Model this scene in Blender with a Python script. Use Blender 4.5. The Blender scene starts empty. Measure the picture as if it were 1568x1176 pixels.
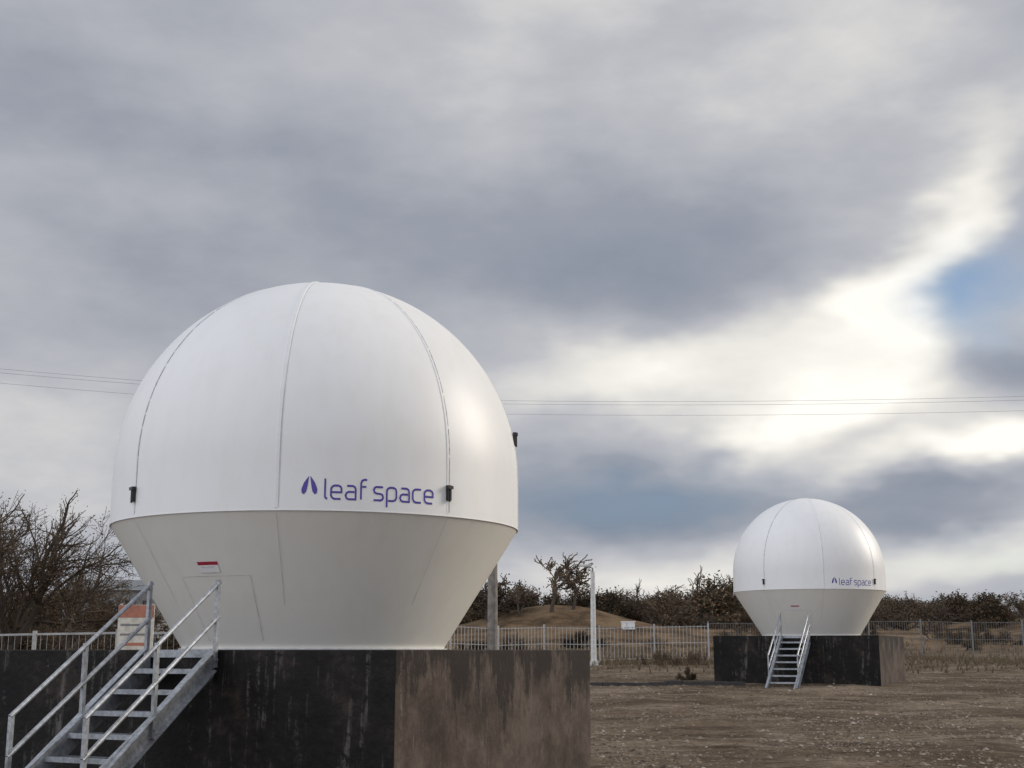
import bpy, math, random
from mathutils import Vector, Matrix, noise as mnoise
R=random.Random(7)
scene=bpy.context.scene
COL=scene.collection
rad=math.radians

# ------------------------------------------------------------ helpers
class MB:
    def __init__(s): s.v=[];s.f=[];s.m=[]
    def add(s,vs,fs,mi=0):
        o=len(s.v); s.v+= [tuple(v) for v in vs]; s.f+=[tuple(i+o for i in f) for f in fs]; s.m+=[mi]*len(fs)
    def box(s,c,sz,rz=0.0,mi=0,mat=None):
        hx,hy,hz=sz[0]/2,sz[1]/2,sz[2]/2
        vs=[Vector((x,y,z)) for z in(-hz,hz) for y in(-hy,hy) for x in(-hx,hx)]
        m=mat if mat is not None else Matrix.Rotation(rz,3,'Z')
        vs=[m@v+Vector(c) for v in vs]
        s.add(vs,[(0,2,3,1),(4,5,7,6),(0,1,5,4),(2,6,7,3),(0,4,6,2),(1,3,7,5)],mi)
    def tube(s,p0,p1,r0,r1=None,n=8,mi=0,cap=True):
        r1=r0 if r1 is None else r1
        p0=Vector(p0);p1=Vector(p1);d=(p1-p0)
        if d.length<1e-6:return
        d.normalize();a=d.orthogonal().normalized();b=d.cross(a)
        vs=[]
        for p,r in((p0,r0),(p1,r1)):
            for i in range(n):
                t=2*math.pi*i/n; vs.append(p+a*(math.cos(t)*r)+b*(math.sin(t)*r))
        fs=[(i,(i+1)%n,n+(i+1)%n,n+i) for i in range(n)]
        if cap: fs+=[tuple(range(n-1,-1,-1)),tuple(range(n,2*n))]
        s.add(vs,fs,mi)
    def mesh(s,name,mats,smooth=False):
        me=bpy.data.meshes.new(name); me.from_pydata(s.v,[],s.f)
        for m in mats: me.materials.append(m)
        me.polygons.foreach_set('material_index',s.m)
        if smooth: me.polygons.foreach_set('use_smooth',[True]*len(s.f))
        me.update(); return me
def obj(name,me,loc=(0,0,0),rz=0,parent=None,scale=None):
    o=bpy.data.objects.new(name,me); COL.objects.link(o); o.location=loc; o.rotation_euler=(0,0,rz)
    if scale: o.scale=scale
    if parent: o.parent=parent
    return o
def empty(name,loc=(0,0,0),rz=0):
    return obj(name,None,loc,rz)

def newmat(name):
    m=bpy.data.materials.new(name); m.use_nodes=True
    nt=m.node_tree; b=nt.nodes['Principled BSDF']; return m,nt,b
def N(nt,t,**k):
    n=nt.nodes.new(t)
    for a,v in k.items(): setattr(n,a,v)
    return n
def ramp(nt,fac,stops):
    r=N(nt,'ShaderNodeValToRGB'); cr=r.color_ramp
    while len(cr.elements)<len(stops): cr.elements.new(0.5)
    for e,(p,c) in zip(cr.elements,stops):
        e.position=p; e.color=(c[0],c[1],c[2],1) if not isinstance(c,(int,float)) else (c,c,c,1)
    nt.links.new(fac,r.inputs[0]); return r.outputs[0]
def noise(nt,scale,detail=4,rough=.6,coord='Object',stretch=None,dist=0):
    tc=N(nt,'ShaderNodeTexCoord'); v=tc.outputs[coord]
    if stretch:
        mp=N(nt,'ShaderNodeMapping'); mp.inputs['Scale'].default_value=stretch
        nt.links.new(v,mp.inputs['Vector']); v=mp.outputs[0]
    n=N(nt,'ShaderNodeTexNoise'); n.inputs['Scale'].default_value=scale; n.inputs['Detail'].default_value=detail
    n.inputs['Roughness'].default_value=rough; n.inputs['Distortion'].default_value=dist
    nt.links.new(v,n.inputs['Vector']); return n.outputs[0]
def mix(nt,f,a,b,mode='MIX'):
    n=N(nt,'ShaderNodeMix',data_type='RGBA',blend_type=mode)
    for s,val in((n.inputs[0],f),(n.inputs[6],a),(n.inputs[7],b)):
        if hasattr(val,'is_linked'): nt.links.new(val,s)
        elif isinstance(val,(int,float)): s.default_value=val
        else: s.default_value=(*val,1)
    return n.outputs[2]
def bump(nt,b,h,strength=.3,dist=.02):
    n=N(nt,'ShaderNodeBump'); n.inputs['Strength'].default_value=strength; n.inputs['Distance'].default_value=dist
    nt.links.new(h,n.inputs['Height']); nt.links.new(n.outputs[0],b.inputs['Normal'])
def simple(name,c,rough=.6,metal=0,var=.15,scale=8,det=2):
    m,nt,b=newmat(name)
    n=noise(nt,scale,det)
    col=ramp(nt,n,[(.35,[x*(1-var) for x in c]),(.65,[min(1,x*(1+var)) for x in c])])
    nt.links.new(col,b.inputs['Base Color']); b.inputs['Roughness'].default_value=rough; b.inputs['Metallic'].default_value=metal
    return m

# ------------------------------------------------------------ materials
def paint(name,c,rough,bumpy,spec):
    m,nt,b=newmat(name)
    s=noise(nt,5,3,.6,stretch=(1,1,.3))
    st=ramp(nt,s,[(.45,c),(.75,(c[0]*.965,c[1]*.96,c[2]*.945))])
    nt.links.new(st,b.inputs['Base Color'])
    b.inputs['Roughness'].default_value=rough; b.inputs['Specular IOR Level'].default_value=spec
    bump(nt,b,noise(nt,1.6,1,.4),bumpy,.05)
    return m
m_dome=paint('radome_white',(.81,.81,.80),.42,.14,.45)
m_cone=paint('radome_ivory',(.83,.815,.755),.42,.10,.4)
m_seamw=simple('seam_white',(.78,.78,.78),.45,var=.03)
m_seamd=simple('seam_dark',(.27,.27,.29),.6,var=.6,scale=14)
m_seaml=simple('seam_grey',(.60,.60,.60),.6,var=.12)
m_hatch=simple('hatch_line',(.60,.59,.55),.6,var=.25)
m_blk=simple('black_rubber',(.012,.012,.014),.4)
m_purple=simple('logo_purple',(.07,.05,.32),.4,var=.05)
m_red=simple('label_red',(.40,.03,.06),.4)
m_white=simple('label_white',(.86,.86,.86),.5,var=.02)
def galv():
    m,nt,b=newmat('galvanised_steel')
    c=ramp(nt,noise(nt,25,1),[(.35,(.30,.32,.35)),(.65,(.43,.45,.48))])
    d=ramp(nt,noise(nt,5,4),[(.45,(1,1,1)),(.7,(.62,.61,.59))])
    nt.links.new(mix(nt,1,c,d,'MULTIPLY'),b.inputs['Base Color']); b.inputs['Metallic'].default_value=.5; b.inputs['Roughness'].default_value=.42
    return m
m_galv=galv()
def bitumen():
    m,nt,b=newmat('black_bitumen_concrete')
    base=ramp(nt,noise(nt,2.0,6,.7),[(.40,(.004,.0035,.0035)),(.54,(.011,.009,.008)),(.66,(.038,.028,.022))])
    streak=noise(nt,2.4,4,.7,stretch=(2.6,2.6,.22),dist=.5)
    sf=ramp(nt,streak,[(.55,0.0),(.63,.5),(.72,.8)])
    brk=ramp(nt,noise(nt,4,6,.85),[(.46,0.0),(.56,1.0)])
    c=mix(nt,mix(nt,1,sf,brk,'MULTIPLY'),base,(.14,.13,.12))
    nt.links.new(c,b.inputs['Base Color']); b.inputs['Roughness'].default_value=.6
    b.inputs['Specular IOR Level'].default_value=.2
    bump(nt,b,noise(nt,14,4,.7),.5,.02); return m
def browncrete():
    m,nt,b=newmat('stained_brown_concrete')
    base=ramp(nt,noise(nt,1.3,7,.75),[(.38,(.042,.030,.024)),(.5,(.074,.055,.045)),(.62,(.115,.089,.073))])
    tc=N(nt,'ShaderNodeTexCoord'); sx=N(nt,'ShaderNodeSeparateXYZ'); nt.links.new(tc.outputs['Object'],sx.inputs[0])
    st=noise(nt,2.0,6,.75,stretch=(1.6,1.6,.6))
    m1=N(nt,'ShaderNodeMath',operation='MULTIPLY'); nt.links.new(st,m1.inputs[0]); m1.inputs[1].default_value=1.1
    a=N(nt,'ShaderNodeMath',operation='MULTIPLY_ADD'); nt.links.new(sx.outputs[2],a.inputs[0]); a.inputs[1].default_value=.27; nt.links.new(m1.outputs[0],a.inputs[2])
    top=ramp(nt,a.outputs[0],[(.83,0.0),(.94,.85)])
    c=mix(nt,top,base,(.017,.013,.012))
    lt=ramp(nt,noise(nt,3.4,5,.7,stretch=(2.2,2.2,.2),dist=.5),[(.57,0.0),(.66,.6)])
    lt=mix(nt,1,lt,ramp(nt,noise(nt,5,5,.85),[(.47,0.0),(.57,1.0)]),'MULTIPLY')
    c=mix(nt,lt,c,(.20,.175,.155))
    nt.links.new(c,b.inputs['Base Color']); b.inputs['Roughness'].default_value=.85; b.inputs['Specular IOR Level'].default_value=.25
    bump(nt,b,noise(nt,16,4,.7),.5,.02); return m
m_bit=bitumen(); m_brown=browncrete()

# ------------------------------------------------------------ radome (local: -Y is the stair side, z=0 on plinth top)
RR=2.5; ZR=1.46; ZC=2.09; RB=1.58
def ang(phi): return (math.sin(phi),-math.cos(phi))
def lathe(prof,n=160):
    mb=MB(); vs=[];fs=[]
    for r,z in prof:
        for i in range(n):
            a=2*math.pi*i/n; vs.append((math.cos(a)*r,math.sin(a)*r,z))
    for k in range(len(prof)-1):
        for i in range(n):
            j=(i+1)%n; fs.append((k*n+i,k*n+j,(k+1)*n+j,(k+1)*n+i))
    mb.add(vs,fs); return mb
prof=[(RR+.004,ZR+.002)]+[(RR+.004-.004*k/6,ZR+.03+(ZC-ZR-.03)*k/6) for k in range(7)]
prof+=[(RR*math.cos(rad(t)),ZC+RR*math.sin(rad(t))) for t in [i*2.5 for i in range(1,36)]]+[(.02,ZC+RR)]
me_dome=lathe(prof).mesh('shell_dome',[m_dome],True)
me_cone=lathe([(RB,0.0)]+[(RB+(RR-.008-RB)*k/8,(ZR-.004)*k/8) for k in range(1,9)]).mesh('shell_cone',[m_cone],True)
me_flange=lathe([(RR-.04,ZR-.006),(RR+.006,ZR-.005),(RR+.007,ZR-.002),(RR+.007,ZR+.006),(RR-.0,ZR+.008)]).mesh('flange_ring',[m_dome],False)
me_base=lathe([(RB-.02,-.0),(RB+.05,.002),(RB+.05,.014),(RB-.01,.016)]).mesh('base_ring',[m_seaml],False)
def dome_pt(phi,s,off):
    sx,sy=ang(phi)
    hc=ZC-ZR
    if s<=hc: r=RR+off; z=ZR+s
    else:
        t=(s-hc)/RR; r=math.cos(t)*(RR+off); z=ZC+math.sin(t)*(RR+off)
    return r,z,sx,sy
def strip(mb,phi,s0,s1,w,off,side=0,mi=0,n=50,h=None):
    vs=[];fs=[]
    for k in range(n+1):
        s=s0+(s1-s0)*k/n
        for e,of in((-w/2+side,0.0 if h else off),(-w/2*.7+side,off),(w/2*.7+side,off),(w/2+side,0.0 if h else off)):
            r,z,sx,sy=dome_pt(phi,s,of)
            vs.append((sx*r-sy*0+(-sy)*e,sy*r+sx*e,z))
    for k in range(n):
        for j in range(3):
            a=k*4+j; fs.append((a,a+1,a+5,a+4))
    mb.add(vs,fs,mi)
mb=MB(); smax=(ZC-ZR)+RR*rad(87)
for i in range(8):
    phi=rad(22.5+45*i); ev=(i%2==0)
    strip(mb,phi,.03,smax,.045 if ev else .03,.010 if ev else .007,0,0,h=1)
    if ev: strip(mb,phi,.03,smax*.985,.005,.004,.027,2)
    else:
        s=.04
        rr=random.Random(i)
        while s<smax*.93:
            l=rr.uniform(.12,.5); strip(mb,phi,s,min(s+l,smax*.95),.009,.0045,.021,1,n=8); s+=l+rr.uniform(.015,.05)
mb.tube((0,0,ZC+RR-.02),(0,0,ZC+RR+.02),.16,.12,24,0)
for i in range(8):
    phi=rad(22.5+45*i); sx,sy=ang(phi)
    vs=[];fs=[]
    for k in range(9):
        t=k/8; r=RB+(RR-.008-RB)*t+.003; z=.02+(ZR-.05)*t
        for e in(-.0035,.0035): vs.append((sx*r-sy*e,sy*r+sx*e,z))
    for k in range(8): fs.append((2*k,2*k+1,2*k+3,2*k+2))
    mb.add(vs,fs,2)
me_seams=mb.mesh('panel_seams',[m_seamw,m_seamd,m_seaml],False)
# latches
mb=MB()
for i,(phi,s) in enumerate([(-22.5,.26),(67.5,.26),(157.5,.26),(247.5,.26),(112.5,1.15)]):
    phi=rad(phi); r,z,sx,sy=dome_pt(phi,s,.02)
    mb.box((sx*r,sy*r,z),(.05,.045,.17),phi)
    mb.box((sx*(r+.02),sy*(r+.02),z+.06),(.075,.04,.035),phi)
    mb.tube((sx*(r+.02),sy*(r+.02),z-.10),(sx*(r+.02),sy*(r+.02),z+.04),.012,n=6)
me_latch=mb.mesh('latches',[m_blk])
# logo strokes
def rib(mb,pts,w,mapf):
    P=[Vector(p) for p in pts]; Q=[]
    for a,b in zip(P,P[1:]):
        n=max(1,int((b-a).length/.35))
        for k in range(n): Q.append(a.lerp(b,k/n))
    Q.append(P[-1]); vs=[];fs=[]
    for i,p in enumerate(Q):
        d0=(Q[i]-Q[i-1]).normalized() if i>0 else None
        d1=(Q[i+1]-Q[i]).normalized() if i<len(Q)-1 else None
        if d0 is None:d0=d1
        if d1 is None:d1=d0
        t=(d0+d1).normalized(); nn=Vector((-t.y,t.x)); c=max(.6,t.dot(d1))
        vs+= [mapf(p+nn*w/2/c),mapf(p-nn*w/2/c)]
    for i in range(len(Q)-1): fs.append((2*i,2*i+1,2*i+3,2*i+2))
    mb.add(vs,fs)
e_=[(.05,.5),(.86,.5),(.86,.78),(.78,.92),(.6,1),(.28,1),(.1,.92),(0,.75),(0,.25),(.1,.08),(.28,0),(.8,0)]
a_=[(.12,1),(.6,1),(.78,.92),(.85,.75),(.85,0),(.25,0),(.08,.08),(0,.27),(.08,.46),(.25,.55),(.75,.55)]
G={'l':(.50,[[(0,1.5),(0,.2),(.06,.05),(.2,0)]]),'e':(1.2,[e_]),'a':(1.2,[a_]),
 'f':(.85,[[(0.1,-.0),(0.1,1.2),(.18,1.42),(.35,1.5),(.6,1.5)],[(.2,.97),(.55,.97)]]),
 's':(1.15,[[(.8,1),(.2,1),(.06,.92),(0,.76),(.06,.6),(.2,.52),(.62,.48),(.77,.4),(.82,.24),(.77,.08),(.62,0),(0,0)]]),
 'p':(1.2,[[(0,-.5),(0,.75),(.1,.92),(.28,1),(.6,1),(.78,.92),(.86,.75),(.86,.25),(.78,.08),(.6,0),(.12,0)]]),
 'c':(1.15,[[(.8,1),(.28,1),(.1,.92),(0,.75),(0,.25),(.1,.08),(.28,0),(.8,0)]]),' ':(.35,[])}
mb=MB(); x=0
total=sum(G[c][0] for c in 'leaf space')-.3
U=RR*rad(28.6)/total
def wrap(p,x0=0):
    s=(x0+p.x)*U; phi=rad(34.2)+s/RR; sx,sy=ang(phi); return (sx*(RR+.007),sy*(RR+.007),ZR+.125+p.y*U*1.12)
for ch in 'leaf space':
    w,strokes=G[ch]
    for st in strokes: rib(mb,st,.15,lambda p,x0=x: wrap(p,x0))
    x+=w
def lobe(sgn):
    pts=[(0,1),(.30,.62),(.46,.25),(.44,.02),(.30,-.06),(.16,.1),(.10,.35),(.05,.62)]
    return [(sgn*a,b) for a,b in pts]
for sgn in(-1,1):
    vs=[]
    for a,b in lobe(sgn):
        phi=rad(30.4)+(a*.17+sgn*.006)/RR; sx,sy=ang(phi); vs.append((sx*(RR+.007),sy*(RR+.007),ZR+.18+b*.19))
    mb.add(vs,[(0,1,7),(1,6,7),(1,2,6),(2,5,6),(2,3,5),(3,4,5)])
me_logo=mb.mesh('logo_lettering',[m_purple])
def cone_pt(phi,z,off): 
    r=RB+(RR-.008-RB)*z/(ZR-.004)+off; sx,sy=ang(rad(phi)); return Vector((sx*r,sy*r,z-off*.5))
def conequad(mb,p0,p1,z0,z1,off,mi,n=6):
    vs=[];fs=[]
    for k in range(n+1):
        p=p0+(p1-p0)*k/n; vs+=[cone_pt(p,z0,off),cone_pt(p,z1,off)]
    for k in range(n): fs.append((2*k,2*k+2,2*k+3,2*k+1))
    mb.add(vs,fs,mi)
mb=MB()
conequad(mb,-4.2,3.0,.915,.950,.006,0); conequad(mb,-4.2,3.0,.835,.914,.006,1); conequad(mb,-3.2,1.6,.893,.899,.009,2)
me_label=mb.mesh('warning_label',[m_red,m_white,m_hatch])
mb=MB()
for a,b,z0,z1 in((-13,-12.8,.1,.8),(12.6,12.85,.1,.8),(-12.6,12.6,.795,.800)):
    conequad(mb,a,b,z0,z1,.004,0)
me_hatch=mb.mesh('access_hatch',[m_hatch])
def radome(loc,rz):
    e=empty('radome',loc,rz)
    for n,m in(('shell_dome',me_dome),('shell_cone',me_cone),('flange_ring',me_flange),('base_ring',me_base),('panel_seams',me_seams),('latches',me_latch),('logo_lettering',me_logo),('warning_label',me_label),('access_hatch',me_hatch)):
        obj(n,m,parent=e)
    return e
# ------------------------------------------------------------ plinth
S=5.24; HB=1.6
mb=MB(); h=S/2
vs=[(-h,-h,0),(h,-h,0),(h,h,0),(-h,h,0),(-h,-h,HB),(h,-h,HB),(h,h,HB),(-h,h,HB)]
mb.add(vs,[(0,1,5,4)],0)
for f,mi in [((1,2,6,5),1),((2,3,7,6),1),((3,0,4,7),0),((4,5,6,7),1),((3,2,1,0),1)]: mb.f.append(f); mb.m.append(mi)
me_pl=mb.mesh('concrete_plinth',[m_bit,m_brown])
def plinth(loc,rz):
    o=obj('concrete_plinth',me_pl,loc,rz); b=o.modifiers.new('b','BEVEL'); b.width=.014; b.segments=2; return o
# ------------------------------------------------------------ staircase
def staircase_mesh():
    mb=MB(); x0,x1=-.36,.47; nst=8; run=2.25; rise=HB
    th=math.atan2(rise,run); y0=-h
    L=math.hypot(run,rise)
    for x in(x0,x1):
        sgn=1 if x==x1 else -1
        t=.03
        vs=[]
        for xx in(x-t/2,x+t/2):
            vs+=[Vector((xx,y0-.01,HB-.02)),Vector((xx,y0-.01,HB-.27)),Vector((xx,y0-run+.16,0)),Vector((xx,y0-run-.12,0)),Vector((xx,y0-run-.12,.06))]
        n=5
        mb.add(vs,[tuple(range(n-1,-1,-1)),tuple(range(n,2*n))]+[(i,(i+1)%n,n+(i+1)%n,n+i) for i in range(n)])
        rot=Matrix.Rotation(th,3,'X')
        mid=Vector((x+sgn*.035,y0-run/2-.05,HB/2+.02)); mb.box(mid,(.075,L*.98,.012),mat=rot)
        mid=Vector((x+sgn*.035,y0-run/2+.03,HB/2-.155)); mb.box(mid,(.075,L*.93,.012),mat=rot)
        def zs(l): return HB-.06-l*rise/run
        posts=[.03,.95,1.87]
        for l in posts:
            mb.box((x+sgn*.03,y0-l,(zs(l)-.1+zs(l)+.80)/2),(.035,.045,.90),mi=0)
            mb.tube((x+sgn*.045,y0-l,zs(l)-.02),(x+sgn*.062,y0-l,zs(l)-.02),.016,n=6)
        for hh2 in(.78,.42):
            mb.tube((x+sgn*.03,y0-posts[0]+.03,zs(posts[0])+hh2),(x+sgn*.03,y0-posts[2]-.02,zs(posts[2])+hh2),.023,n=8)
    for k in range(1,nst):
        z=HB-k*rise/nst; y=y0-(k-.5)*run/nst-.06
        mb.box(((x0+x1)/2,y-.13,z-.015),(x1-x0-.032,.008,.05)); mb.box(((x0+x1)/2,y+.12,z-.015),(x1-x0-.032,.008,.035))
        for j in range(24):
            mb.box((x0+.035+j*(x1-x0-.07)/23,y-.005,z-.012),(.007,.24,.028))
        for j in range(5):
            mb.box(((x0+x1)/2,y-.09+j*.045,z-.004),(x1-x0-.04,.006,.008))
    mb.box(((x0+x1)/2,y0-.012,HB-.04),(x1-x0,.02,.08))
    return mb.mesh('metal_staircase',[m_galv])
me_st=staircase_mesh()
ROT=rad(-24.4)
C1=(-2.43,16.41,0.0); C2=(9.98,44.4,.44)
for c in(C1,C2):
    plinth(c,ROT); radome((c[0],c[1],c[2]+HB),ROT); obj('metal_staircase',me_st,c,ROT)

# ------------------------------------------------------------ terrain
def interp(x,t):
    if x<=t[0][0]: return t[0][1]
    for (a,b),(c,d) in zip(t,t[1:]):
        if x<=c: return b+(d-b)*(x-a)/(c-a)
    return t[-1][1]
TT=[(18,0),(41,.5),(63,1.1),(80,2.1),(110,3.6),(160,5),(400,6),(1600,7)]
def H(x,y):
    z=interp(y,TT)
    z+=2.0*math.exp(-((x-3.0)/6.5)**2-((y-89)/6)**2)
    z+=1.4*math.exp(-((x-50)/12)**2-((y-105)/10)**2)
    if y>20: z+=.16*mnoise.noise(Vector((x*.14,y*.14,0)))*min(1,(y-20)/25)
    if y>66: z+=.7*mnoise.noise(Vector((x*.05,y*.05,3)))*min(1,(y-66)/20)
    z+=.07*mnoise.noise(Vector((x*.45,y*.45,9)))+.035*mnoise.noise(Vector((x*1.3,y*1.3,4)))
    return z
def axis(lo,hi,f0,f1,fine,grow):
    a=[f0]; 
    while a[-1]<f1: a.append(a[-1]+fine)
    st=fine; b=[f0]
    while a[-1]<hi: st*=grow; a.append(a[-1]+st)
    st=fine
    while b[-1]>lo: st*=grow; b.append(b[-1]-st)
    return b[:0:-1]+a
xs=axis(-1500,1500,-28,40,.3,1.15); ys=axis(-600,1600,12,100,.3,1.15)
mb=MB(); nx=len(xs)
mb.add([(x,y,H(x,y)) for y in ys for x in xs],[(j*nx+i,j*nx+i+1,(j+1)*nx+i+1,(j+1)*nx+i) for j in range(len(ys)-1) for i in range(nx-1)])
def groundmat():
    m,nt,b=newmat('gravel_ground')
    base=ramp(nt,noise(nt,.25,7,.75,stretch=(1,1.5,1)),[(.40,(.115,.083,.056)),(.5,(.19,.145,.102)),(.60,(.28,.225,.168))])
    fine=ramp(nt,noise(nt,7,6,.9),[(.38,(.38,.35,.32)),(.5,(.95,.94,.92)),(.60,(1.3,1.29,1.27))])
    c=mix(nt,.85,base,fine,'MULTIPLY')
    tc=N(nt,'ShaderNodeTexCoord')
    tr=ramp(nt,noise(nt,.5,4,.6,stretch=(.22,1.3,1),dist=1.0),[(.46,0.0),(.51,.8),(.56,0.0)])
    tr=mix(nt,1,tr,ramp(nt,noise(nt,1.5,4,.8),[(.42,0.0),(.55,1.0)]),'MULTIPLY')
    c=mix(nt,tr,c,(.052,.037,.026))
    g=N(nt,'ShaderNodeSeparateXYZ'); nt.links.new(tc.outputs['Object'],g.inputs[0])
    mr=N(nt,'ShaderNodeMapRange'); nt.links.new(g.outputs[1],mr.inputs[0]); mr.inputs[1].default_value=60; mr.inputs[2].default_value=78
    sc=ramp(nt,noise(nt,.35,5,.7),[(.4,(.075,.052,.032)),(.5,(.15,.10,.06)),(.6,(.22,.155,.095))])
    c=mix(nt,mr.outputs[0],c,sc)
    nt.links.new(c,b.inputs['Base Color']); b.inputs['Roughness'].default_value=.95; b.inputs['Specular IOR Level'].default_value=.1
    bump(nt,b,noise(nt,5,5,.85),1.0,.15); return m
ground=obj('ground',mb.mesh('ground',[groundmat()],True))
# loose stones
mb=MB()
def stone(p,s):
    vs=[]
    for d in((1,0,0),(0,1,0),(-1,0,0),(0,-1,0),(0,0,.6),(0,0,-.4)):
        k=s*R.uniform(.5,1.3); vs.append((p[0]+d[0]*k+R.uniform(-.2,.2)*s,p[1]+d[1]*k,p[2]+d[2]*k))
    mb.add(vs,[(0,1,4),(1,2,4),(2,3,4),(3,0,4),(1,0,5),(2,1,5),(3,2,5),(0,3,5)],R.choice((0,0,0,0,1,2,2,2)) if R.random()>.04 else 3)
for i in range(26000):
    y=17+R.random()**1.3*40; x=R.uniform(-.05,.46)*y+R.uniform(-1,1)
    if mnoise.noise(Vector((x*.4,y*.25,5)))+R.uniform(-.35,.55)<0: continue
    stone((x,y,H(x,y)+.001),R.choice((.014,.018,.022,.028,.036))*R.uniform(.7,1.2)*(1+1.3*(R.random()**12)))
obj('gravel_stones',mb.mesh('gravel_stones',[simple('stone_a',(.21,.165,.122),.9),simple('stone_b',(.27,.225,.18),.9),simple('stone_c',(.085,.063,.045),.9),simple('stone_d',(.38,.35,.31),.9)]))

# ------------------------------------------------------------ vegetation
def flat(name,c):
    m,nt,b=newmat(name); oi=N(nt,'ShaderNodeObjectInfo')
    col=ramp(nt,oi.outputs['Random'],[(0,[x*.7 for x in c]),(1,[x*1.3 for x in c])])
    nt.links.new(col,b.inputs['Base Color']); b.inputs['Roughness'].default_value=.9; b.inputs['Specular IOR Level'].default_value=.1
    return m
VM=[flat('bark',(.090,.072,.058)),flat('twigs',(.105,.080,.060)),flat('dry_leaves',(.14,.098,.06)),flat('dark_leaves',(.058,.052,.034)),flat('russet_leaves',(.14,.07,.042))]
def rv(r=1): return Vector((R.gauss(0,1),R.gauss(0,1),R.gauss(0,1))).normalized()*r
def leaf(mb,p,s,mi):
    a=rv(s);b=a.orthogonal().normalized()*s*R.uniform(.4,.8)
    mb.add([p,p+a*.5+b*.5,p+a,p+a*.5-b*.5],[(0,1,2,3)],mi)
def grow(mb,p,d,ln,r,dep,P):
    n=3
    for k in range(n):
        d2=(d+rv(P['wig'])+Vector(P['wind'])*.12+Vector((0,0,P['up']))).normalized()
        q=p+d2*ln/n; r2=r*.86
        mb.tube(p,q,max(r,P['rmin']),max(r2,P['rmin']),5 if r>.03 else 3,0 if r>.02 else 1,False)
        if dep>0 and (k>0 or dep<P['dep']):
            for _ in range(P['side']):
                if R.random()<.78:
                    dd=(d2+rv(P['spread'])).normalized(); grow(mb,q,dd,ln*R.uniform(.5,.78),r2*.55,dep-1,P)
        if dep<=1 and P['leaf']>0:
            for _ in range(P['leaf']):
                if R.random()<P.get('lp',.8): leaf(mb,q+rv(.16*P['sc']*R.random()),P['lsz']*R.uniform(.5,1.3),2 if R.random()<P['dry'] else (4 if R.random()<.15 else 3))
        p,d,r=q,d2,r2
    if dep>0: grow(mb,p,d,ln*.7,r,dep-1,P)
def tree(name,hgt,P,base=1,seed=0):
    R.seed(seed); mb=MB()
    for b in range(base):
        a=R.uniform(0,6.28); t=.0 if base==1 else .6
        d=Vector((math.cos(a)*t,math.sin(a)*t,1)).normalized()
        grow(mb,Vector((math.cos(a)*.1*base,math.sin(a)*.1*base,-.1)),d,hgt*.36,hgt*.026,P['dep'],P)
    zm=max(v[2] for v in mb.v); k=hgt/zm
    mb.v=[(x*k,y*k,z*k) for x,y,z in mb.v]
    return mb.mesh(name,VM)
PL=dict(wig=.28,wind=(.3,0,0),up=.04,dep=4,side=2,spread=.9,leaf=2,lp=.55,lsz=.06,dry=.7,sc=1,rmin=.0065)
lt=[tree('dry_tree',6.1,PL,3,11),tree('dry_tree',5.4,PL,3,12),tree('dry_tree',5.0,PL,2,13)]
for i,(x,y,k,rz,s) in enumerate([(-15.1,37.5,0,.3,1.02),(-13.7,39.5,1,1.9,.86),(-17.4,40,2,4.,1.22),(-16.2,43,1,5.,1.22),(-13.4,44,2,2.5,.6)]):
    obj('dry_tree',lt[k],(x,y,H(x,y)),rz,scale=(s,s,s))
PW=dict(wig=.4,wind=(.9,0,0),up=.02,dep=3,side=2,spread=.8,leaf=1,lsz=.12,dry=.3,sc=1.2,rmin=.022)
wt=[tree('windswept_tree',3.3,PW,1,21),tree('windswept_tree',2.4,PW,2,25)]
for (x,y,k,rz,s) in [(2.5,86,0,.2,1.15),(4.1,87,0,2.6,.9),(.9,86,1,1.0,1.0),(-.3,88,1,2.5,1.1),(-2.2,88,1,4.4,1.1),(-1.2,86,1,.4,1.)]:
    obj('windswept_tree',wt[k],(x,y,H(x,y)-.05),rz,scale=(s*1.15,s*1.15,s))
PS=dict(wig=.45,wind=(.4,0,0),up=.03,dep=3,side=2,spread=1.0,leaf=3,lsz=.15,dry=.4,sc=2.0,rmin=.016)
sh=[tree('shrubs',3.9,PS,3,31),tree('shrubs',3.4,PS,4,32),tree('shrubs',3.6,dict(PS,dry=.8,leaf=1),3,33),tree('shrubs',3.2,dict(PS,dry=.15,leaf=4),4,34),tree('shrubs',4.3,dict(PS,leaf=0),2,35)]
R.seed(5)
et=empty('distant_trees')
cnt=0
for row,(y0,nn) in enumerate([(99,40),(108,54),(120,54),(134,52)]):
    for i in range(nn):
        t=i/nn; az=-.46+t*1.0+R.uniform(-.012,.012); y=y0+R.uniform(-3,3); x=az*y
        if row==0 and -.03<az<.065: continue
        s=R.uniform(.6,1.12)*(1.0 if az<.17 else .76)
        obj('shrub_clump_%d'%cnt,R.choice(sh),(x,y,H(x,y)-.15),R.uniform(0,6.28),et,(s*1.2,s*1.2,s)); cnt+=1
es=empty('scrub')
for i in range(110):
    y=R.uniform(70,97); x=R.uniform(-.42,.5)*y
    if abs(x-4)<8 and 76<y: continue
    s=R.uniform(.10,.36)
    obj('scrub_clump_%d'%i,R.choice(sh),(x,y,H(x,y)-.05),R.uniform(0,6.28),es,(s*1.4,s*1.4,s))
for i in range(12):
    y=R.uniform(52,61); x=R.uniform(.08,.15)*y; s=R.uniform(.05,.16)
    obj('scrub_clump_f%d'%i,sh[2],(x,y,H(x,y)-.02),R.uniform(0,6.28),es,(s*.8,s*.8,s*1.3))
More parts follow.
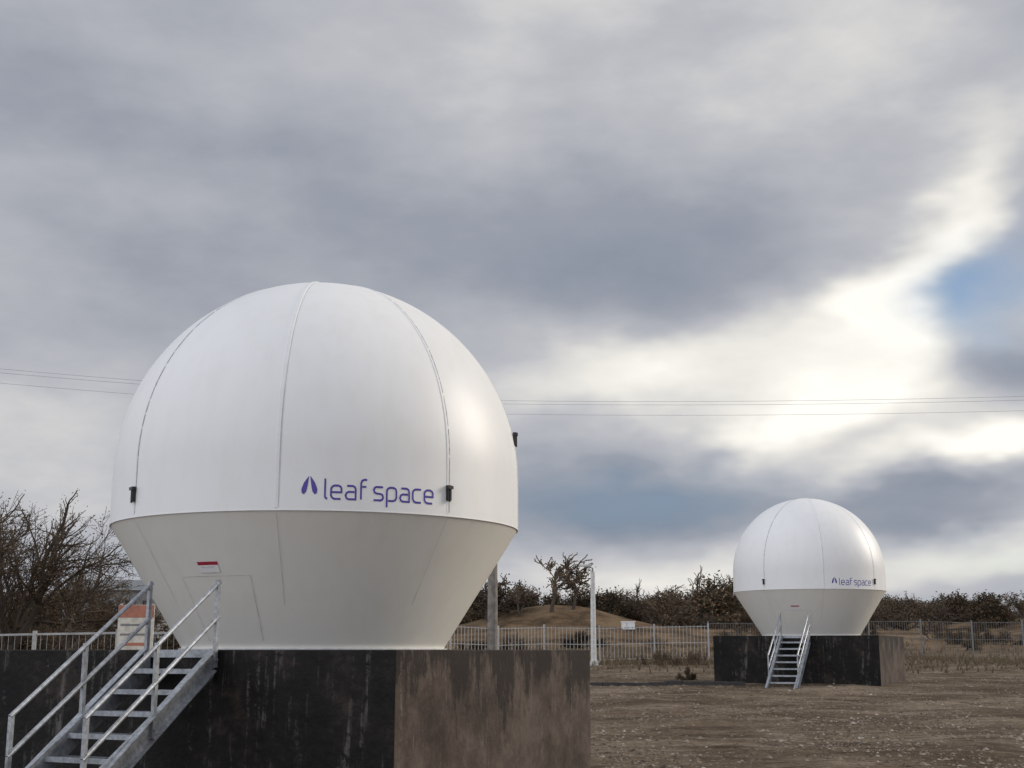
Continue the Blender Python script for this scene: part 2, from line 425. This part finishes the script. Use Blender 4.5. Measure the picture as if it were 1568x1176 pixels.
# low dark bush beside the far plinth
obj('low_bush',sh[3],(6.15,47,H(6.15,47)-.02),1.0,scale=(.13,.13,.17))
obj('low_bush',sh[0],(7.0,43.2,H(7.0,43.2)-.02),2.0,scale=(.09,.09,.13))
eh=empty('hedge')
for i in range(30):
    y=R.uniform(43,52); x=-R.uniform(.265,.42)*y; s=R.uniform(.34,.54)
    obj('hedge_clump_%d'%i,R.choice(sh),(x,y,H(x,y)-.05),R.uniform(0,6.28),eh,(s*1.3,s*1.3,s))
mb=MB()
for i in range(2600):
    if R.random()<.5: y=R.uniform(50,80); x=R.uniform(-.05,.46)*y
    else: y=R.uniform(57,64); x=R.uniform(-.05,.46)*y
    z=H(x,y)
    for k in range(4):
        a=R.uniform(0,6.28); hh=R.uniform(.1,.34); ww=.03
        dx,dy=math.cos(a)*ww,math.sin(a)*ww; lx_,ly_=R.uniform(-.1,.1),R.uniform(-.1,.1)
        mb.add([(x-dx,y-dy,z-.02),(x+dx,y+dy,z-.02),(x+lx_,y+ly_,z+hh)],[(0,1,2)],0)
obj('dry_grass',mb.mesh('dry_grass',[flat('dry_grass',(.18,.14,.09))]))

# ------------------------------------------------------------ fences
m_fw=simple('fence_white',(.42,.42,.41),.6)
m_fg=simple('fence_grey',(.20,.20,.20),.6)
def fence(name,pts,ht,post,pick,mat,rails,pw=.022,postw=.07,railr=.022):
    mb=MB()
    for a,b in zip(pts,pts[1:]):
        A=Vector((*a,0));B=Vector((*b,0)); L=(B-A).length; d=(B-A).normalized(); rz=math.atan2(d.y,d.x)
        n=max(1,round(L/post))
        P=[A.lerp(B,k/n) for k in range(n+1)]
        for p in P: mb.box((p.x,p.y,H(p.x,p.y)+ht/2+.0),(postw,postw,ht+.12),rz)
        for p,q in zip(P,P[1:]):
            zp=H(p.x,p.y);zq=H(q.x,q.y)
            for rl in rails: mb.tube((p.x,p.y,zp+ht*rl),(q.x,q.y,zq+ht*rl),railr,n=4)
            m=int((q-p).length/pick)
            for k in range(1,m):
                t=k/m;c=p.lerp(q,t);z=zp+(zq-zp)*t
                mb.box((c.x+d.y*.03,c.y-d.x*.03,z+ht*.52),(pw,.012,ht*.93),rz)
    return obj(name,mb.mesh(name,[mat]))
fence('white_metal_fence',[(-7.0,57),(1.5,62),(9.3,63)],1.65,2.4,.17,m_fw,(.08,.5,.95),.022)
fence('white_metal_fence',[(-24,35.0),(-8.7,37)],1.66,2.2,.16,m_fw,(.35,.68,.98),.008,.10,.04)
fence('wire_mesh_fence',[(9.3,63),(20,65),(46,68)],1.75,2.6,.12,m_fg,(.04,.5,.97),.008,.06,.014)
fence('wire_mesh_fence',[(-8.7,37),(-7.0,57)],1.65,2.6,.16,m_fg,(.04,.5,.97),.012,.07)

# ------------------------------------------------------------ poles, wires
m_wood=simple('pole_concrete',(.20,.18,.16),.9,var=.25)
m_pw=simple('pole_white',(.58,.58,.56),.5)
px,py=-.44,30.0
mb=MB(); pz=H(px,py)
mb.tube((px,py,pz-.2),(px,py,7.2),.13,.085,14,0)
mb.box((px,py-.1,6.9),(.09,1.5,.09),0,0); mb.box((px+.28,py-.3,6.45),(.2,.25,.4),0,1)
mb.tube((px,py-.1,6.6),(px+.3,py-.3,6.6),.03,n=6,mi=1)
ins=[]
for k in(-.65,0,.65):
    z=6.95 if k else 7.15
    mb.tube((px,py-.1+k,z),(px,py-.1+k,z+.14),.03,.045,8,1); ins.append(Vector((px,py-.1+k,z+.14)))
obj('utility_pole',mb.mesh('utility_pole',[m_wood,m_blk]))
mb=MB()
for (dx,dy,dz,sag) in((44,-9,1.3,.9),(-36,-9,3.2,.9)):
    for i,p in enumerate(ins):
        q=p+Vector((dx,dy,dz)); pr=p
        for k in range(1,31):
            t=k/30; c=p.lerp(q,t); c.z-=4*sag*t*(1-t)
            mb.tube(pr,c,.0038,n=4,cap=False); pr=c
obj('power_lines',mb.mesh('power_lines',[simple('cable',(.34,.34,.36),.6)]))
for (x,y,t) in((px+44,py-9,8.25),(px-36,py-9,10.15)):
    mb=MB(); mb.tube((x,y,-.2),(x,y,t+.1),.13,.085,12,0); mb.box((x,y-.1,t-.05),(.09,1.5,.09),0,0)
    obj('utility_pole',mb.mesh('utility_pole',[m_wood]))
lx,ly=3.55,58.0; lz=H(lx,ly); mb=MB()
mb.tube((lx,ly,lz-.1),(lx,ly,lz+4.05),.13,.10,12,0); mb.box((lx,ly,lz+.1),(.4,.4,.25),0,0)
mb.tube((lx,ly,lz+4.0),(lx-.25,ly,lz+4.3),.03,n=6,mi=0); mb.box((lx-.35,ly,lz+4.32),(.50,.22,.09),0,0)
mb.tube((lx,ly,lz+4.0),(lx,ly,lz+4.2),.05,.03,8,1)
obj('street_lamp',mb.mesh('street_lamp',[m_pw,m_fg]))

# ------------------------------------------------------------ sign board, sheds
m_or=simple('sign_orange',(.40,.15,.09),.5)
m_cream=simple('sign_cream',(.60,.56,.48),.6)
sx_,sy_=-9.9,35.0; z=H(sx_,sy_); mb=MB()
for dx in(-.42,.42): mb.tube((sx_+dx,sy_,z-.1),(sx_+dx,sy_,z+2.45),.035,n=8,mi=0)
mb.box((sx_,sy_-.045,z+1.72),(.95,.03,1.4),0,1); mb.box((sx_,sy_-.063,z+2.25),(.93,.01,.32),0,2); mb.box((sx_,sy_-.063,z+1.4),(.7,.01,.08),0,2)
mb.box((sx_,sy_-.063,z+1.65),(.8,.01,.05),0,3); mb.box((sx_-.15,sy_-.063,z+1.9),(.5,.01,.05),0,3)
obj('information_sign',mb.mesh('information_sign',[m_galv,m_cream,m_or,m_fg]))
def shed(name,c,sz,wall,roof,rz=0):
    x,y=c; z=H(x,y); e=empty(name,(x,y,z),rz); w,d,hh=sz
    mb=MB(); mb.box((0,0,hh/2),(w,d,hh)); obj('walls',mb.mesh('walls',[wall]),parent=e)
    mb=MB(); o=.15; vs=[(-w/2-o,-d/2-o,hh),(w/2+o,-d/2-o,hh),(w/2+o,d/2+o,hh),(-w/2-o,d/2+o,hh),(-w/2-o,0,hh+d*.15),(w/2+o,0,hh+d*.15)]
    mb.add(vs,[(0,1,5,4),(3,4,5,2),(0,4,3),(1,2,5),(0,3,2,1)]); obj('roof',mb.mesh('roof',[roof]),(0,0,.003),parent=e)
    mb=MB()
    for k in range(-2,3): mb.box((k*w*.18,-d/2-.02,hh*.55),(w*.05,.04,hh*.6))
    obj('door_and_window',mb.mesh('door_and_window',[m_blk]),parent=e)
m_roof=simple('roof_metal',(.16,.17,.18),.6)
shed('metal_shed',(-19.6,66),(4.5,4,3.2),m_fg,m_roof,.1)
cx,cy=7.3,83.5; cz=H(cx,cy); mb=MB()
mb.box((cx,cy,cz+.24),(.75,.5,.46),.15,0); mb.box((cx,cy,cz+.49),(.83,.58,.05),.15,0); mb.box((cx-.1,cy-.28,cz+.24),(.02,.02,.36),.15,1)
obj('equipment_cabinet',mb.mesh('equipment_cabinet',[m_white,m_fg]))
mb=MB(); pts=[Vector((2.2,40.5)),Vector((7.2,41.6))]
for k in range(10):
    p=pts[0].lerp(pts[1],k/10);q=pts[0].lerp(pts[1],(k+1)/10); c=(p+q)/2
    mb.box((c.x,c.y,H(c.x,c.y)+.05),((q-p).length-.02,.3,.14),math.atan2((q-p).y,(q-p).x))
obj('cable_duct',mb.mesh('cable_duct',[simple('duct',(.06,.055,.05),.9)]))

# ------------------------------------------------------------ world
w=bpy.data.worlds.new('World'); scene.world=w; w.use_nodes=True; nt=w.node_tree; nt.nodes.clear()
def M(op,a,b=None,c=None,clamp=False):
    n=N(nt,'ShaderNodeMath',operation=op); n.use_clamp=clamp
    for i,vv in enumerate((a,b,c)):
        if vv is None: continue
        if hasattr(vv,'is_linked'): nt.links.new(vv,n.inputs[i])
        else: n.inputs[i].default_value=vv
    return n.outputs[0]
tc=N(nt,'ShaderNodeTexCoord'); D=tc.outputs['Generated']
sp=N(nt,'ShaderNodeSeparateXYZ'); nt.links.new(D,sp.inputs[0]); X,Y,Z=sp.outputs
az=M('MULTIPLY',M('ARCTAN2',X,Y),57.2958); el=M('MULTIPLY',M('ARCSINE',Z),57.2958)
def wn(scale,detail,rough,off,st=(1,1,1),src=D,dist=0,col=False):
    mp=N(nt,'ShaderNodeMapping'); mp.inputs['Location'].default_value=off; mp.inputs['Scale'].default_value=st
    nt.links.new(src,mp.inputs[0]); n=N(nt,'ShaderNodeTexNoise'); n.inputs['Scale'].default_value=scale
    n.inputs['Detail'].default_value=detail; n.inputs['Roughness'].default_value=rough; n.inputs['Distortion'].default_value=dist
    nt.links.new(mp.outputs[0],n.inputs['Vector']); return n.outputs[1 if col else 0]
nc=wn(5,4,.52,(3,1,7),(1,1,2.0),col=True)
sc=N(nt,'ShaderNodeSeparateXYZ'); nt.links.new(nc,sc.inputs[0])
wv=N(nt,'ShaderNodeCombineXYZ')
nt.links.new(M('ADD',az,M('MULTIPLY_ADD',sc.outputs[0],12,-6)),wv.inputs[0]); nt.links.new(M('ADD',el,M('MULTIPLY_ADD',sc.outputs[1],7,-3.5)),wv.inputs[1])
def blob(a0,e0,sa,se,rot,amp,acc=0.0):
    mp=N(nt,'ShaderNodeMapping'); mp.vector_type='TEXTURE'; nt.links.new(wv.outputs[0],mp.inputs[0])
    mp.inputs['Location'].default_value=(a0,e0,0); mp.inputs['Rotation'].default_value=(0,0,rad(rot)); mp.inputs['Scale'].default_value=(sa,se,1)
    d=N(nt,'ShaderNodeVectorMath',operation='DOT_PRODUCT'); nt.links.new(mp.outputs[0],d.inputs[0]); nt.links.new(mp.outputs[0],d.inputs[1])
    return M('MULTIPLY_ADD',M('POWER',.367879,d.outputs['Value']),amp,acc)
blobs=[(15.5,14.1,3.2,2.0,20,.40),(19.8,18.0,5.0,1.4,38,.36),(12.7,9.6,3.4,1.6,0,.42),(6.0,12.2,8,1.8,0,.32),
 (19.3,7.9,4,.9,8,.44),(6.1,3.2,9,1.8,0,.24),(20,4.5,6,1.1,10,.24),(.5,26.5,8,4,0,.15),(15,24,7,3,10,.15),(-20,9.4,8,3.5,0,.14),
 (15,12.3,9,6,0,.06),
 (6.4,17.4,10,2.8,-8,-.17),(-8,20,12,3,-8,-.09),(5.6,6.9,6.5,1.5,0,-.40),(17,6.0,5,.7,0,-.22),(20,11.6,3.2,1.3,0,-.24)]
acc=.57
for b in blobs: acc=blob(*b,acc)
zz=M('ADD',M('MAXIMUM',Z,0),.22)
cb=N(nt,'ShaderNodeCombineXYZ'); nt.links.new(M('DIVIDE',X,zz),cb.inputs[0]); nt.links.new(M('DIVIDE',Y,zz),cb.inputs[1])
f1=wn(1.1,5,.5,(2,4,0),(1,1.4,1),cb.outputs[0],.4)
f2=wn(8,5,.56,(5,9,1),(1,1,2.2))
B=M('ADD',M('MULTIPLY_ADD',f1,.30,-.15),M('MULTIPLY_ADD',f2,.30,-.15)); B=M('ADD',B,acc)
cl=ramp(nt,B,[(.08,(.155,.22,.325)),(.26,(.215,.255,.335)),(.46,(.33,.355,.41)),(.64,(.50,.51,.545)),(.84,(.83,.81,.76)),(1.0,(1.08,1.05,.97))])
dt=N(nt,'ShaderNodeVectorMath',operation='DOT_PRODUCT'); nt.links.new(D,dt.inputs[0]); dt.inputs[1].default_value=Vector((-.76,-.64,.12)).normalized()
st=M('MULTIPLY_ADD',M('MAXIMUM',dt.outputs['Value'],0),2.2,1.0)  # sky strength raised behind and left of the camera, added fill for the radomes
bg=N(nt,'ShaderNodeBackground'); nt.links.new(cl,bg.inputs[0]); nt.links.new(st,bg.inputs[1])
sky=N(nt,'ShaderNodeTexSky',sky_type='NISHITA'); sky.sun_disc=False; sky.sun_elevation=rad(24); sky.sun_rotation=rad(72); sky.ozone_density=3; sky.dust_density=.6
bs=N(nt,'ShaderNodeBackground'); nt.links.new(sky.outputs[0],bs.inputs[0]); bs.inputs[1].default_value=.10
gap=blob(20.5,4.2,5,.8,0,.35,blob(6,7,6,1.0,0,.30,blob(20.0,15.0,3.4,1.8,28,1.05)))
gap=M('MULTIPLY',gap,.8,clamp=True)
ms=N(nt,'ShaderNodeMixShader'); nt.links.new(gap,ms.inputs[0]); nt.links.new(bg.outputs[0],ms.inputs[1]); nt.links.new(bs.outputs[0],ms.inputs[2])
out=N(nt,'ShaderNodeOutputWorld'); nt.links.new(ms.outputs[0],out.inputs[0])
try:
    w.cycles.sampling_method='MANUAL'; w.cycles.sample_map_resolution=256
except Exception as ex: print(ex)

sun=bpy.data.lights.new('sun','SUN'); sun.energy=2.2; sun.angle=rad(24); sun.color=(1,.91,.78)
so=obj('sun',sun); Sd=Vector((math.sin(rad(72))*math.cos(rad(24)),math.cos(rad(72))*math.cos(rad(24)),math.sin(rad(24))))
so.rotation_euler=Sd.to_track_quat('Z','Y').to_euler(); so.location=(30,10,30)

cam=bpy.data.cameras.new('camera'); cam.lens=45.92; cam.sensor_width=36; cam.clip_end=5000; cam.clip_start=.05
co=obj('camera',cam,(0,0,1.6)); co.rotation_euler=(rad(90+11.5),0,0); scene.camera=co
scene.view_settings.view_transform='Standard'; scene.view_settings.look='None'; scene.view_settings.exposure=0
